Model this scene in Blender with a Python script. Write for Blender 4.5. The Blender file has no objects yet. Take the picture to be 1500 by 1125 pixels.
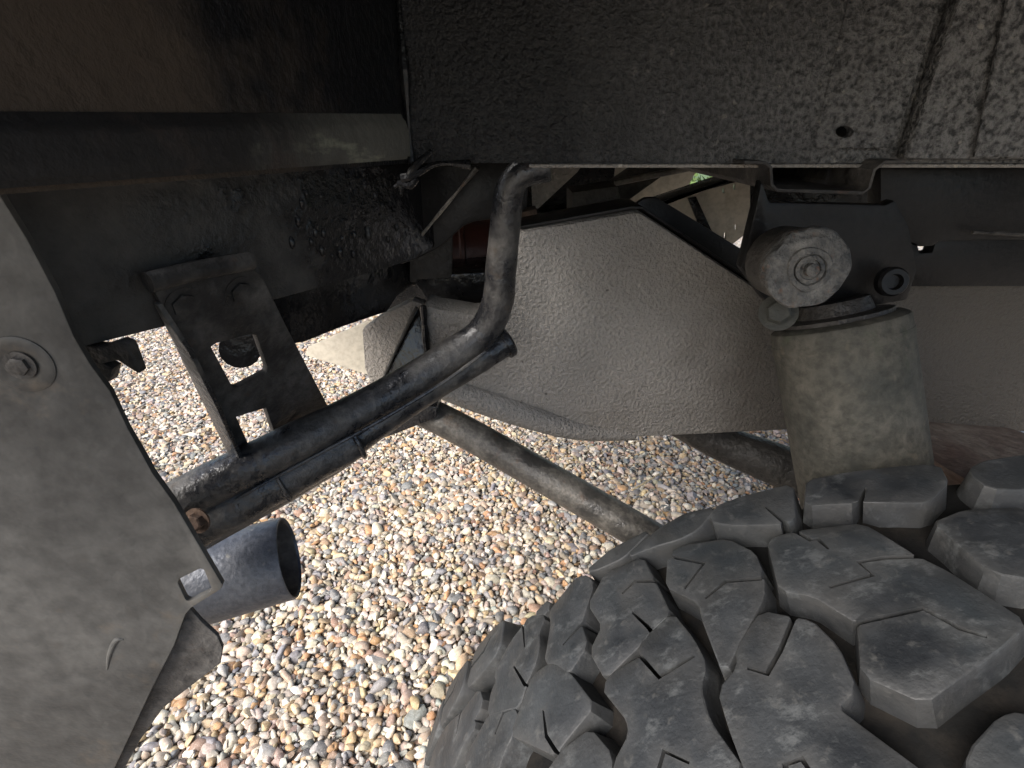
import bpy, bmesh, math, random
import numpy as np
from mathutils import Vector, noise as mnoise
from mathutils.geometry import delaunay_2d_cdt
random.seed(7); rng = np.random.default_rng(7)
S = bpy.context.scene
C = S.collection

# ------------------------------------------------------------------ camera, sky, sun, exposure
F = 750.0                                   # focal length in pixels of the 1500 px wide photograph
PITCH = math.atan((562.5 - 190) / F)
H = 0.958
cam_d = bpy.data.cameras.new('camera'); cam = bpy.data.objects.new('camera', cam_d); C.objects.link(cam)
cam_d.sensor_width = 36; cam_d.lens = 36 * F / 1500; cam_d.clip_start = 0.01; cam_d.clip_end = 1000
cam.location = (0, 0, H); cam.rotation_euler = (math.pi / 2 - PITCH, 0, 0)
S.camera = cam
SUN_EL, SUN_AZ = math.radians(40), math.radians(225)      # azimuth clockwise from +Y
w = bpy.data.worlds.new('World'); S.world = w; w.use_nodes = True
nt = w.node_tree
sky = nt.nodes.new('ShaderNodeTexSky'); sky.sky_type = 'NISHITA'; sky.sun_disc = False
sky.sun_elevation = SUN_EL; sky.sun_rotation = SUN_AZ
sky.air_density = 1.0; sky.dust_density = 3.0; sky.ozone_density = 1.0
bg = nt.nodes['Background']; bg.inputs[1].default_value = 0.10
nt.links.new(sky.outputs[0], bg.inputs[0])
sd = bpy.data.lights.new('sun', 'SUN'); sd.energy = 2.3; sd.angle = math.radians(40); sd.color = (1, .98, .95)
so = bpy.data.objects.new('sun', sd); C.objects.link(so)
sv = Vector((math.sin(SUN_AZ) * math.cos(SUN_EL), math.cos(SUN_AZ) * math.cos(SUN_EL), math.sin(SUN_EL)))
so.rotation_euler = sv.to_track_quat('Z', 'Y').to_euler(); so.location = (-2, -3, 4)
S.view_settings.view_transform = 'Standard'; S.view_settings.look = 'None'
S.view_settings.gamma = 1; S.view_settings.use_curve_mapping = False
S.view_settings.exposure = 1.7

# ------------------------------------------------------------------ pixel helpers (a pixel gives a direction only)
CP, SP = math.cos(PITCH), math.sin(PITCH)
EYE = Vector((0, 0, H))
def ray(px, py):
    x = (px - 750) / F; y = (562.5 - py) / F
    return Vector((x, CP + SP * y, -SP + CP * y))
def at(px, py, Y):
    d = ray(px, py); return EYE + d * (Y / d.y)
def onpl(px, py, pl):
    p0, n = pl; d = ray(px, py)
    return EYE + d * ((p0 - EYE).dot(n) / d.dot(n))
def vplane(a, b):
    """vertical plane through two world points, normal pointing away from the eye"""
    t = (b - a); n = Vector((-t.y, t.x, 0)).normalized()
    if n.dot(a - EYE) < 0: n = -n
    return (a, n)
def plane3(a, b, c):
    n = (b - a).cross(c - a).normalized()
    if n.dot(a - EYE) < 0: n = -n
    return (a, n)
def yplane(Y): return (Vector((0, Y, 0)), Vector((0, 1, 0)))

# ------------------------------------------------------------------ materials
class NT:
    def __init__(s, name):
        s.m = bpy.data.materials.new(name); s.m.use_nodes = True; s.t = s.m.node_tree
        s.b = s.t.nodes['Principled BSDF']; s.o = s.t.nodes.new('ShaderNodeTexCoord').outputs['Object']
    def n(s, typ, **kw):
        x = s.t.nodes.new(typ)
        for k, v in kw.items(): setattr(x, k, v)
        return x
    def l(s, a, b): s.t.links.new(a, b)
    def noise(s, scale, detail=4, rough=.6, stretch=None, off=0):
        x = s.n('ShaderNodeTexNoise'); x.inputs['Scale'].default_value = scale
        x.inputs['Detail'].default_value = detail; x.inputs['Roughness'].default_value = rough
        mp = s.n('ShaderNodeMapping'); mp.inputs['Location'].default_value = (off, off * 1.7, off * .6)
        if stretch: mp.inputs['Scale'].default_value = stretch
        s.l(s.o, mp.inputs[0]); s.l(mp.outputs[0], x.inputs['Vector'])
        return x.outputs['Fac']
    def ramp(s, fac, stops):
        r = s.n('ShaderNodeValToRGB'); e = r.color_ramp.elements
        while len(e) < len(stops): e.new(.5)
        for i, (p, c) in enumerate(stops):
            e[i].position = p; e[i].color = (*c, 1) if isinstance(c, tuple) else (c, c, c, 1)
        s.l(fac, r.inputs[0]); return r.outputs[0]
    def mix(s, fac, a, b, mode='MIX'):
        x = s.n('ShaderNodeMix', data_type='RGBA', blend_type=mode)
        for sock, v in ((x.inputs[0], fac), (x.inputs[6], a), (x.inputs[7], b)):
            if isinstance(v, tuple): sock.default_value = (*v, 1)
            elif isinstance(v, (int, float)): sock.default_value = v
            else: s.l(v, sock)
        return x.outputs[2]
    def math(s, op, a, b=None, clamp=False):
        x = s.n('ShaderNodeMath', operation=op); x.use_clamp = clamp
        for sock, v in ((x.inputs[0], a), (x.inputs[1], b)):
            if v is None: continue
            if isinstance(v, (int, float)): sock.default_value = v
            else: s.l(v, sock)
        return x.outputs[0]
    def bump(s, layers):
        prev = None
        for h, st, dist in layers:
            b = s.n('ShaderNodeBump'); b.inputs['Strength'].default_value = st; b.inputs['Distance'].default_value = dist
            s.l(h, b.inputs['Height'])
            if prev is not None: s.l(prev, b.inputs['Normal'])
            prev = b.outputs[0]
        s.l(prev, s.b.inputs['Normal'])
    def col(s, c):
        if isinstance(c, tuple): s.b.inputs['Base Color'].default_value = (*c, 1)
        else: s.l(c, s.b.inputs['Base Color'])
    def rough(s, r):
        if isinstance(r, (int, float)): s.b.inputs['Roughness'].default_value = r
        else: s.l(r, s.b.inputs['Roughness'])

def coated(name, base, dust, amount=(.4, .65), dscale=9, grain=170, bstr=.5, bdist=.003, rough=(.55, .85),
           speck=None, rust=None, metallic=0, off=0, lump=45, pit=.55, lumpd=2, spec=.5):
    """painted / undersealed steel: base coat, a dust film with its own patches, pebbled relief, specks, rust"""
    k = NT(name)
    f = k.ramp(k.noise(dscale, 7, .68, off=off), [(amount[0], 0.0), (amount[1], 1.0)])
    c = k.mix(f, base, dust)
    fine = k.noise(grain, 3, .6, off=off + 3)
    c = k.mix(k.ramp(fine, [(.32, pit), (.6, 0.0)]), c, (base[0] * .5, base[1] * .5, base[2] * .5))
    if speck:
        c = k.mix(k.ramp(k.noise(grain * .55, 1, .5, off=off + 9), [(.69, 0.0), (.75, .8)]), c, speck)
    if rust:
        c = k.mix(k.ramp(k.noise(dscale * 1.7, 6, .7, off=off + 21), [(.58, 0.0), (.72, .75)]), c, rust)
    k.col(c)
    k.rough(k.ramp(f, [(0, rough[0]), (1, rough[1])]))
    k.b.inputs['Metallic'].default_value = metallic; k.b.inputs['Specular IOR Level'].default_value = spec
    k.bump([(fine, bstr, bdist), (k.noise(lump, 3, .5, off=off + 5), bstr * .7, bdist * lumpd)])
    return k.m

M = {}
M['seal_grey'] = coated('underseal_grey', (.225, .207, .187), (.305, .282, .255), (.35, .7), 6, 260, 1.0, .0045, (.55, .8), speck=(.36, .33, .29), rust=(.185, .165, .14), lump=90, pit=.3, lumpd=.5)
def make_rail():
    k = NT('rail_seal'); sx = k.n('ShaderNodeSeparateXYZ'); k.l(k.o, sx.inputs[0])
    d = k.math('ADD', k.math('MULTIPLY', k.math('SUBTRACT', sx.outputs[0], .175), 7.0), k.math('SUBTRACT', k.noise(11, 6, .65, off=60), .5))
    mud = k.ramp(d, [(.0, 0.0), (.7, .95)])  # brown film at the right end, with the arch's shade painted into it
    f = k.ramp(k.noise(6, 7, .68), [(.35, 0.0), (.7, 1.0)]); fine = k.noise(270, 3, .6, off=3)
    c = k.mix(f, (.205, .193, .177), (.285, .268, .246))
    c = k.mix(k.ramp(k.noise(10, 7, .7, off=21), [(.56, 0.0), (.72, .7)]), c, (.18, .162, .14))
    c = k.mix(k.ramp(k.noise(130, 1, .5, off=9), [(.71, 0.0), (.76, .6)]), c, (.37, .34, .30))
    c = k.mix(k.ramp(k.noise(120, 1, .5, off=33), [(.73, 0.0), (.77, .8)]), c, (.05, .045, .04))
    c = k.mix(mud, c, (.075, .064, .052))  # brown film together with the painted shade of the arch
    c = k.mix(k.ramp(fine, [(.32, .3), (.6, 0.0)]), c, (.10, .092, .082))
    k.col(c); k.rough(.62); k.bump([(fine, 1.0, .0045), (k.noise(110, 3, .5, off=5), .5, .0015)])
    return k.m
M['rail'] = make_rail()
M['seal_black'] = coated('underseal_black', (.009, .009, .010), (.026, .025, .024), (.5, .8), 8, 70, .45, .004, (.22, .5), off=4, lump=28, spec=0.3)
def make_beam():
    k = NT('beam_seal'); sx = k.n('ShaderNodeSeparateXYZ'); k.l(k.o, sx.inputs[0])
    d = k.math('ADD', k.math('MULTIPLY', k.math('ADD', sx.outputs[0], .155), -9.0), k.math('MULTIPLY', k.math('SUBTRACT', k.noise(22, 6, .65, off=70), .5), 2.2))
    f = k.ramp(d, [(.0, 0.0), (.5, 1.0)])
    du = k.mix(k.ramp(k.noise(14, 7, .7, off=71), [(.36, 0.0), (.66, 1.0)]), (.032, .030, .028), (.088, .082, .074))
    k.col(k.mix(f, (.009, .009, .010), du)); k.rough(k.ramp(f, [(0, .2), (1, .7)])); k.b.inputs['Specular IOR Level'].default_value = .45
    lumps = k.noise(75, 4, .55, off=72)
    k.bump([(k.math('MULTIPLY', lumps, k.ramp(f, [(0, 1.0), (1, .3)])), .7, .005), (k.noise(190, 3, .6, off=73), .3, .002)])
    return k.m
M['beam'] = make_beam()
M['seal_smooth'] = coated('underseal_smooth', (.006, .006, .0065), (.016, .015, .0145), (.42, .75), 10, 150, .3, .002, (.34, .6), off=6, lump=40, lumpd=.8, spec=0.22)
M['seal_dark'] = coated('underseal_dark', (.036, .034, .032), (.095, .088, .08), (.38, .68), 8, 130, .7, .004, (.4, .75), off=8, spec=0.2)
M['bar'] = coated('dusty_black_paint', (.020, .020, .022), (.125, .116, .104), (.46, .70), 22, 160, .6, .002, (.26, .75), rust=(.06, .042, .028), off=11, spec=0.5)
M['bracket'] = coated('bracket_paint', (.032, .03, .029), (.12, .112, .103), (.4, .68), 18, 120, .6, .003, (.45, .8), rust=(.07, .04, .028), off=14, spec=0.2)
M['flap'] = coated('flap_film', (.035, .0348, .034), (.092, .089, .083), (.36, .66), 9, 70, .45, .002, (.38, .62), speck=(.05, .047, .043), rust=(.10, .08, .06), off=17, lump=22, pit=.45, spec=0.25)
M['exhaust'] = coated('exhaust_paint', (.088, .098, .122), (.16, .165, .178), (.42, .7), 14, 200, .4, .002, (.34, .6), speck=(.24, .23, .21), metallic=.2, off=20)
M['soot'] = coated('exhaust_soot', (.12, .105, .09), (.28, .24, .2), (.42, .66), 24, 120, .5, .003, (.8, .95), off=22)
M['shock'] = coated('shock_paint', (.040, .041, .036), (.118, .109, .090), (.38, .68), 14, 140, .5, .003, (.6, .85), speck=(.1, .09, .07), rust=(.05, .058, .04), off=25, lump=40, spec=0.2)
M['washer'] = coated('washer_steel', (.065, .065, .064), (.16, .155, .145), (.40, .66), 90, 190, .8, .004, (.5, .85), rust=(.13, .06, .03), off=28, spec=0.25)
M['rust'] = coated('rusty_steel', (.085, .05, .034), (.16, .105, .07), (.4, .65), 30, 180, .6, .003, (.8, .95), off=31)
M['rod'] = coated('rod_paint', (.06, .057, .053), (.24, .22, .19), (.42, .62), 16, 260, .45, .002, (.3, .7), rust=(.12, .07, .04), off=34, metallic=.2)
M['beige'] = coated('beige_paint', (.50, .46, .38), (.40, .36, .3), (.4, .75), 8, 90, .2, .001, (.55, .75), off=37)
M['drum'] = coated('red_brown_paint', (.045, .016, .012), (.04, .024, .02), (.45, .7), 10, 120, .3, .002, (.4, .6), off=40, spec=0.3)
M['body'] = coated('body_paint', (.03, .05, .04), (.06, .07, .06), (.5, .8), 4, 60, .05, .001, (.3, .4), off=43)
M['spring_seat'] = coated('spring_seat_rust', (.10, .065, .052), (.2, .17, .14), (.42, .66), 14, 110, .6, .003, (.7, .9), off=46)
M['rim'] = coated('rim_paint', (.35, .34, .32), (.2, .18, .15), (.45, .7), 8, 90, .2, .001, (.4, .6), off=49)

def make_wall():
    k = NT('arch_panel_seal')
    sx = k.n('ShaderNodeSeparateXYZ'); k.l(k.o, sx.inputs[0])
    base = k.noise(6, 6, .65, off=2)
    # fresh glossy black seal at the corner, dust and painted-in light along the panel
    d = k.math('ADD', k.math('MULTIPLY', sx.outputs[0], 2.6), k.math('MULTIPLY', k.math('SUBTRACT', base, .5), .8))
    f = k.ramp(d, [(.10, 0.0), (.72, 1.0)])
    grain = k.noise(250, 3, .62, off=6); lumps = k.noise(90, 3, .55, off=7)
    c = k.mix(f, (.012, .012, .013), (.178, .175, .171))
    c = k.mix(k.ramp(grain, [(.36, .95), (.60, 0.0)]), c, (.024, .024, .024))
    c = k.mix(k.math('MULTIPLY', k.ramp(k.noise(130, 2, .5, off=12), [(.68, 0.0), (.75, .7)]), f), c, (.30, .285, .25))
    k.col(c); k.rough(k.ramp(f, [(0, .33), (1, .62)]))
    k.b.inputs['Specular IOR Level'].default_value = .35
    k.bump([(grain, 1.0, .0045), (lumps, .6, .003)])
    return k.m
M['wall'] = make_wall()

def make_rear_wall():
    k = NT('rear_panel_seal')
    sx = k.n('ShaderNodeSeparateXYZ'); k.l(k.o, sx.inputs[0])
    d = k.math('ADD', k.math('MULTIPLY', k.math('SUBTRACT', .30, sx.outputs[1]), 3.5), k.math('MULTIPLY', k.math('SUBTRACT', k.noise(9, 6, .65, off=3), .5), 2.2))
    f = k.ramp(d, [(.0, 0.0), (.45, 1.0)])
    c = k.mix(f, (.010, .010, .011), (.058, .044, .033))
    k.col(c); k.rough(k.ramp(f, [(0, .3), (1, .8)]))
    k.b.inputs['Specular IOR Level'].default_value = .25
    k.bump([(k.noise(120, 4, .6), .6, .003)])
    return k.m
M['rear_wall'] = make_rear_wall()
def make_ledge():
    k = NT('ledge_film'); sx = k.n('ShaderNodeSeparateXYZ'); k.l(k.o, sx.inputs[0])
    nz = k.noise(16, 6, .7, off=52)
    d = k.math('ADD', k.math('MULTIPLY', k.math('SUBTRACT', sx.outputs[1], .235), 6.0), k.math('SUBTRACT', nz, .5))
    f = k.ramp(d, [(.05, 0.0), (.6, 1.0)])  # fade into darkness at the outer end is painted into the colour
    c = k.mix(f, (.012, .010, .009), (.105, .10, .085))
    c = k.mix(k.math('MULTIPLY', k.ramp(k.noise(26, 5, .7, stretch=(1, .35, 1.6), off=3), [(.55, 0.0), (.66, .9)]), f), c, (.26, .26, .19))
    c = k.mix(k.ramp(k.noise(20, 5, .7, off=13), [(.56, 0.0), (.7, .8)]), c, (.045, .03, .024))
    k.col(c); k.rough(.7); k.bump([(k.noise(90, 4, .6), .5, .003)])
    return k.m
M['ledge'] = make_ledge()

def make_rubber():
    k = NT('tyre_rubber')
    n1 = k.noise(22, 8, .7); n2 = k.noise(120, 4, .65, off=5); n3 = k.noise(7, 4, .6, off=8)
    c = k.mix(k.ramp(n1, [(.38, 0.0), (.72, 1.0)]), (.012, .0135, .0155), (.036, .039, .042))
    c = k.mix(k.ramp(n2, [(.58, 0.0), (.74, .5)]), c, (.11, .107, .1))
    c = k.mix(k.ramp(n3, [(.5, 0.0), (.7, .5)]), c, (.030, .037, .041))
    wa = k.n('ShaderNodeAttribute', attribute_name='wear')
    c = k.mix(k.math('MULTIPLY', wa.outputs['Fac'], k.ramp(k.noise(38, 5, .7, off=15), [(.3, .15), (.65, .8)])), c, (.052, .051, .049))
    c = k.mix(k.ramp(k.noise(55, 7, .75, stretch=(1, 1.8, 1), off=25), [(.55, 0.0), (.66, .6)]), c, (.085, .089, .09))
    k.col(c); k.rough(k.ramp(n1, [(.3, .40), (.7, .68)]))
    k.b.inputs['Specular IOR Level'].default_value = .42
    k.bump([(n2, .35, .0015), (k.noise(420, 2, .5), .3, .0008)])
    return k.m
M['rubber'] = make_rubber()
def make_groove():
    k = NT('tyre_groove_rubber')
    n1 = k.noise(30, 6, .7)
    k.col(k.mix(k.ramp(n1, [(.45, 0.0), (.68, 1.0)]), (.008, .008, .008), (.022, .019, .016)))  # near black: the deep shadow of the grooves is put into the colour
    k.rough(.85); k.b.inputs['Specular IOR Level'].default_value = .1; k.bump([(k.noise(150, 4, .6), .4, .002)])
    return k.m
M['groove'] = make_groove()

PAL = np.array([(.62,.55,.45),(.70,.65,.57),(.54,.45,.33),(.46,.33,.20),(.47,.27,.13),(.36,.30,.24),(.29,.285,.285),(.22,.225,.235),
                (.40,.385,.36),(.55,.49,.42),(.42,.31,.25),(.33,.21,.15),(.58,.45,.27),(.16,.16,.165),(.66,.59,.49),(.47,.40,.34)])
PALW = np.array([9,7,10,9,6,8,10,8,8,9,6,4,7,3,8,7], float); PALW /= PALW.sum()

def make_pebble_mat():
    k = NT('pebble_stone')
    a = k.n('ShaderNodeAttribute', attribute_name='stone'); 
    n1 = k.noise(130, 5, .65); n2 = k.noise(420, 3, .6, off=4)
    c = k.mix(k.ramp(n1, [(.35, .55), (.6, 0.0)]), a.outputs[0], (.42, .36, .28), 'MULTIPLY')
    c = k.mix(k.ramp(n2, [(.55, 0.0), (.75, .35)]), c, (.75, .7, .62))
    k.col(c); k.rough(.68)
    k.bump([(n2, .25, .0012)])
    return k.m
M['pebble'] = make_pebble_mat()
def make_ground():
    k = NT('gravel_bed')
    v = k.n('ShaderNodeTexVoronoi'); v.inputs['Scale'].default_value = 55; k.l(k.o, v.inputs['Vector'])
    e = k.n('ShaderNodeTexVoronoi', feature='DISTANCE_TO_EDGE'); e.inputs['Scale'].default_value = 55; k.l(k.o, e.inputs['Vector'])
    sp = k.n('ShaderNodeSeparateColor'); k.l(v.outputs['Color'], sp.inputs[0])
    cs = [tuple(PAL[i]) for i in (7, 0, 3, 8, 12, 6, 1, 9, 11, 14)]
    c = k.ramp(sp.outputs[0], [(i / 10, cs[i]) for i in range(10)])
    c = k.mix(k.ramp(e.outputs[0], [(.0, 1.0), (.12, 0.0)]), c, (.14, .12, .10))
    k.col(c); k.rough(.75)
    k.bump([(k.ramp(e.outputs[0], [(0, 0.0), (.35, 1.0)]), 1, .012)])
    return k.m
M['ground'] = make_ground()
def simple(name, c1, c2, scale, rough=.8):
    k = NT(name); k.col(k.mix(k.ramp(k.noise(scale, 5, .6), [(.35, 0.0), (.65, 1.0)]), c1, c2)); k.rough(rough); return k.m
M['lawn'] = simple('lawn_turf', (.05, .085, .025), (.085, .12, .035), 30)
M['leaf'] = simple('hedge_leaf', (.045, .085, .022), (.085, .13, .035), 3)
M['twig'] = simple('dry_stem', (.45, .36, .22), (.33, .25, .14), 60)

# ------------------------------------------------------------------ object helpers
def link(name, me, mat, parent=None, label=None):
    o = bpy.data.objects.new(name, me); C.objects.link(o)
    me.materials.append(M[mat] if isinstance(mat, str) else mat)
    if parent is not None:
        o.parent = parent
        if parent.type == 'EMPTY': o.location = -parent.location
    if label: o['label'] = label
    return o
def finish(bm, name, smooth=True, angle=35):
    bmesh.ops.recalc_face_normals(bm, faces=bm.faces)
    me = bpy.data.meshes.new(name); bm.to_mesh(me); bm.free()
    if smooth:
        me.shade_smooth(); me.set_sharp_from_angle(angle=math.radians(angle))
    return me
def sharp_edges(bm, ang=.5):
    return [e for e in bm.edges if len(e.link_faces) == 2 and e.calc_face_angle(0) > ang]
def rough_up(bm, amt, scale):
    for v in bm.verts:
        v.co += mnoise.noise_vector(v.co * scale) * amt

def prism(loops, depth, bev=.002, seg=2):
    """flat outline (with holes) given as world points, thickened along the vector depth"""
    bm = bmesh.new()
    for lp in loops:
        vs = [bm.verts.new(p) for p in lp]
        for i in range(len(vs)): bm.edges.new((vs[i], vs[(i + 1) % len(vs)]))
    if len(loops) == 1:
        bm.faces.new(bm.verts[:])
    else:
        bmesh.ops.triangle_fill(bm, use_beauty=True, use_dissolve=False, edges=bm.edges[:])
    r = bmesh.ops.extrude_face_region(bm, geom=bm.faces[:] + bm.edges[:] + bm.verts[:])
    bmesh.ops.translate(bm, vec=depth, verts=[g for g in r['geom'] if isinstance(g, bmesh.types.BMVert)])
    bmesh.ops.recalc_face_normals(bm, faces=bm.faces)
    if bev:
        bmesh.ops.bevel(bm, geom=sharp_edges(bm), offset=bev, segments=seg, profile=.6, affect='EDGES', clamp_overlap=True)
    return bm
def plate(name, px, pl, thick, mat, parent, holes=(), bev=.002, label=None, wobble=0):
    loops = [[onpl(*q, pl) for q in lp] for lp in (px, *holes)]
    bm = prism(loops, pl[1] * thick, bev)
    if wobble: rough_up(bm, wobble, 40)
    return link(name, finish(bm, name), mat, parent, label)
def block(name, pts, depth, mat, parent, bev=.002, label=None):
    return link(name, finish(prism([pts], Vector(depth), bev), name), mat, parent, label)

def smooth_path(pts, per=8):
    """Catmull-Rom through (point, radius) pairs"""
    P = [np.array((*p, r), float) for p, r in pts]
    P = [2 * P[0] - P[1]] + P + [2 * P[-1] - P[-2]]
    out = []
    for i in range(1, len(P) - 2):
        for j in range(per):
            t = j / per; a, b, c, d = P[i - 1:i + 3]
            out.append(.5 * (2 * b + (c - a) * t + (2 * a - 5 * b + 4 * c - d) * t * t + (3 * b - a - 3 * c + d) * t ** 3))
    out.append(P[-2]); return [(Vector(q[:3]), q[3]) for q in out]
def tube_bm(pts, per=8, seg=24, cap=True, flat=1.0, bm=None, jitter=0):
    path = smooth_path(pts, per) if len(pts) > 2 else [(Vector(p), r) for p, r in pts]
    if len(path) == 2 and jitter:
        a, b = path; path = [(a[0].lerp(b[0], i / 16), a[1] + (b[1] - a[1]) * i / 16) for i in range(17)]
    bm = bm or bmesh.new(); rings = []; up = None
    for i, (p, r) in enumerate(path):
        t = (path[min(i + 1, len(path) - 1)][0] - path[max(i - 1, 0)][0]).normalized()
        if up is None: up = t.orthogonal().normalized()
        up = (up - t * up.dot(t)).normalized(); sd_ = t.cross(up)
        ring = []
        for k in range(seg):
            a = 2 * math.pi * k / seg
            q = p + (up * math.cos(a) + sd_ * math.sin(a) * flat) * r
            if jitter: q += (q - p).normalized() * mnoise.noise(q * 60) * jitter
            ring.append(bm.verts.new(q))
        rings.append(ring)
    for a, b in zip(rings, rings[1:]):
        for k in range(seg): bm.faces.new((a[k], a[(k + 1) % seg], b[(k + 1) % seg], b[k]))
    if cap:
        bm.faces.new(rings[0][::-1]); e = bm.faces.new(rings[-1])
        bmesh.ops.bevel(bm, geom=[x for x in e.edges], offset=path[-1][1] * .12, segments=2, affect='EDGES', profile=.5)
    return bm
def tube(name, pts, mat, parent, label=None, **kw):
    return link(name, finish(tube_bm(pts, **kw), name), mat, parent, label)
def lathe_bm(origin, axis, prof, seg=48):
    """prof: list of (distance along axis, radius)"""
    bm = bmesh.new(); axis = axis.normalized(); u = axis.orthogonal().normalized(); v = axis.cross(u); rings = []
    for t, r in prof:
        c = origin + axis * t
        rings.append([bm.verts.new(c + (u * math.cos(2 * math.pi * k / seg) + v * math.sin(2 * math.pi * k / seg)) * max(r, 1e-5)) for k in range(seg)])
    for a, b in zip(rings, rings[1:]):
        for k in range(seg): bm.faces.new((a[k], a[(k + 1) % seg], b[(k + 1) % seg], b[k]))
    bmesh.ops.remove_doubles(bm, verts=bm.verts, dist=1e-4)
    return bm
def lathe(name, origin, axis, prof, mat, parent, label=None, seg=48, angle=35):
    return link(name, finish(lathe_bm(origin, axis, prof, seg), name, angle=angle), mat, parent, label)
def bolt(name, p, axis, r, mat, parent, label=None, h=None):
    """hex head on a washer, axis points out of the head"""
    axis = axis.normalized(); h = h or r * .8
    bm = lathe_bm(p, axis, [(0, 0), (0, r * 1.5), (r * .22, r * 1.5), (r * .22, 0)], 24)
    hx = lathe_bm(p + axis * r * .2, axis, [(0, 0), (0, r), (h * .85, r), (h, r * .82), (h, 0)], 6)
    me = bpy.data.meshes.new('t'); hx.to_mesh(me); hx.free(); bm.from_mesh(me); bpy.data.meshes.remove(me)
    return link(name, finish(bm, name, angle=25), mat, parent, label)
def box(name, lo, hi, mat, parent, bev=.003, label=None):
    x0, y0, z0 = lo; x1, y1, z1 = hi
    return block(name, [Vector((x0, y0, z0)), Vector((x1, y0, z0)), Vector((x1, y0, z1)), Vector((x0, y0, z1))], (0, y1 - y0, 0), mat, parent, bev, label)

# ------------------------------------------------------------------ ground and gravel
def sheet(name, x0, x1, y0, y1, z, mat):
    me = bpy.data.meshes.new(name)
    me.from_pydata([(x0, y0, z), (x1, y0, z), (x1, y1, z), (x0, y1, z)], [], [(0, 1, 2, 3)])
    o = link(name, me, mat); o['kind'] = 'structure'; return o
sheet('ground', -250, 250, -250, 250, 0, 'ground')
sheet('lawn', -60, 60, 6.0, 40, .03, 'lawn')

def pebbles():
    def ico(sub):
        bm = bmesh.new(); bmesh.ops.create_icosphere(bm, subdivisions=sub, radius=1)
        v = np.array([x.co[:] for x in bm.verts]); f = np.array([[q.index for q in x.verts] for x in bm.faces]); bm.free(); return v, f
    V2, F2 = ico(2); V1, F1 = ico(1)
    def templates(V, n):
        out = []
        for i in range(n):
            v = V.copy()
            for _ in range(rng.integers(5, 10)):                 # worn flats
                d = rng.normal(size=3); d /= np.linalg.norm(d); h = rng.uniform(.42, .8)
                q = v @ d; m = q > h; v[m] -= np.outer((q[m] - h) * .85, d)
            ph = rng.uniform(0, 6.28, 3)
            v *= (1 + .09 * np.sin(v[:, [1]] * 2.3 + ph[0]) + .08 * np.sin(v[:, [0]] * 2.9 + ph[1]))
            out.append(v)
        return out
    T2, T1 = templates(V2, 40), templates(V1, 16)
    sp = .0126; pts = []
    xs = np.arange(-2.2, 1.0, sp); ys = np.arange(-.4, 3.3, sp * .87)
    X, Y = np.meshgrid(xs, ys); X = X + (np.arange(len(ys)) % 2)[:, None] * sp / 2
    X = X.ravel() + rng.normal(0, sp * .24, X.size); Y = Y.ravel() + rng.normal(0, sp * .24, Y.size)
    keep = (np.abs(X) < .5 + .8 * np.maximum(Y, 0))           # the wedge in front of and round the lens
    X, Y = X[keep], Y[keep]; n = len(X)
    ex = rng.integers(0, n, n // 7); X = np.r_[X, X[ex] + rng.normal(0, .01, len(ex))]; Y = np.r_[Y, Y[ex] + rng.normal(0, .01, len(ex))]
    lay = np.r_[np.zeros(n), np.ones(len(ex))]; n = len(X)
    co, fa, cl, base = [], [], [], 0
    for i in range(n):
        hi = .2 < Y[i] < 1.3 and -.85 < X[i] < .5
        v = (T2[rng.integers(len(T2))] if hi else T1[rng.integers(len(T1))])
        s = np.clip(rng.lognormal(math.log(.0082), .32), .0044, .018) * (.8 if lay[i] else 1)
        v = v * np.array([s * rng.uniform(1.0, 1.55), s * rng.uniform(.75, 1.1), s * rng.uniform(.55, .85)])
        a, t1, t2 = rng.uniform(0, 6.283), rng.normal(0, .35), rng.normal(0, .35)
        ca, sa, c1, s1, c2, s2 = math.cos(a), math.sin(a), math.cos(t1), math.sin(t1), math.cos(t2), math.sin(t2)
        R = np.array([[ca, -sa, 0], [sa, ca, 0], [0, 0, 1]]) @ np.array([[1, 0, 0], [0, c1, -s1], [0, s1, c1]]) @ np.array([[c2, 0, s2], [0, 1, 0], [-s2, 0, c2]])
        v = v @ R.T + np.array([X[i], Y[i], .0045 + rng.uniform(-.0015, .0035) + lay[i] * .007])
        f = F2 if hi else F1
        co.append(v); fa.append(f + base); base += len(v)
        c = PAL[rng.choice(len(PAL), p=PALW)] * np.array([.80, .785, .765]) * .95 + np.array([.45, .40, .34]) * .04; c = c * rng.uniform(.76, 1.2) * (1 + rng.normal(0, .03, 3))
        cl.append(np.repeat(np.r_[np.clip(c, .02, .85), 1][None], len(v), 0))
    co = np.concatenate(co).astype(np.float32); fa = np.concatenate(fa).astype(np.int32); cl = np.concatenate(cl).astype(np.float32)
    me = bpy.data.meshes.new('gravel')
    me.vertices.add(len(co)); me.vertices.foreach_set('co', co.ravel())
    me.loops.add(fa.size); me.loops.foreach_set('vertex_index', fa.ravel())
    me.polygons.add(len(fa)); me.polygons.foreach_set('loop_start', np.arange(0, fa.size, 3, dtype=np.int32))
    me.update(calc_edges=True)
    at_ = me.attributes.new('stone', 'FLOAT_COLOR', 'POINT'); at_.data.foreach_set('color', cl.ravel())
    me.shade_smooth(); me.set_sharp_from_angle(angle=math.radians(40))
    o = link('gravel', me, 'pebble'); o['kind'] = 'stuff'
    o['label'] = 'rounded flint pebbles in cream, tan, orange and blue grey covering the ground'; o['category'] = 'gravel'
    print('pebbles', n, 'tris', len(fa))
pebbles()

# ------------------------------------------------------------------ the vehicle: one thing, everything bolted to it is a part
car = bpy.data.objects.new('off_road_vehicle', None); C.objects.link(car); car.location = (.30, .85, 0)
car['label'] = 'muddy off-road vehicle seen inside its rear wheel arch, black undersealed chassis on gravel'
car['category'] = 'vehicle'

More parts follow.
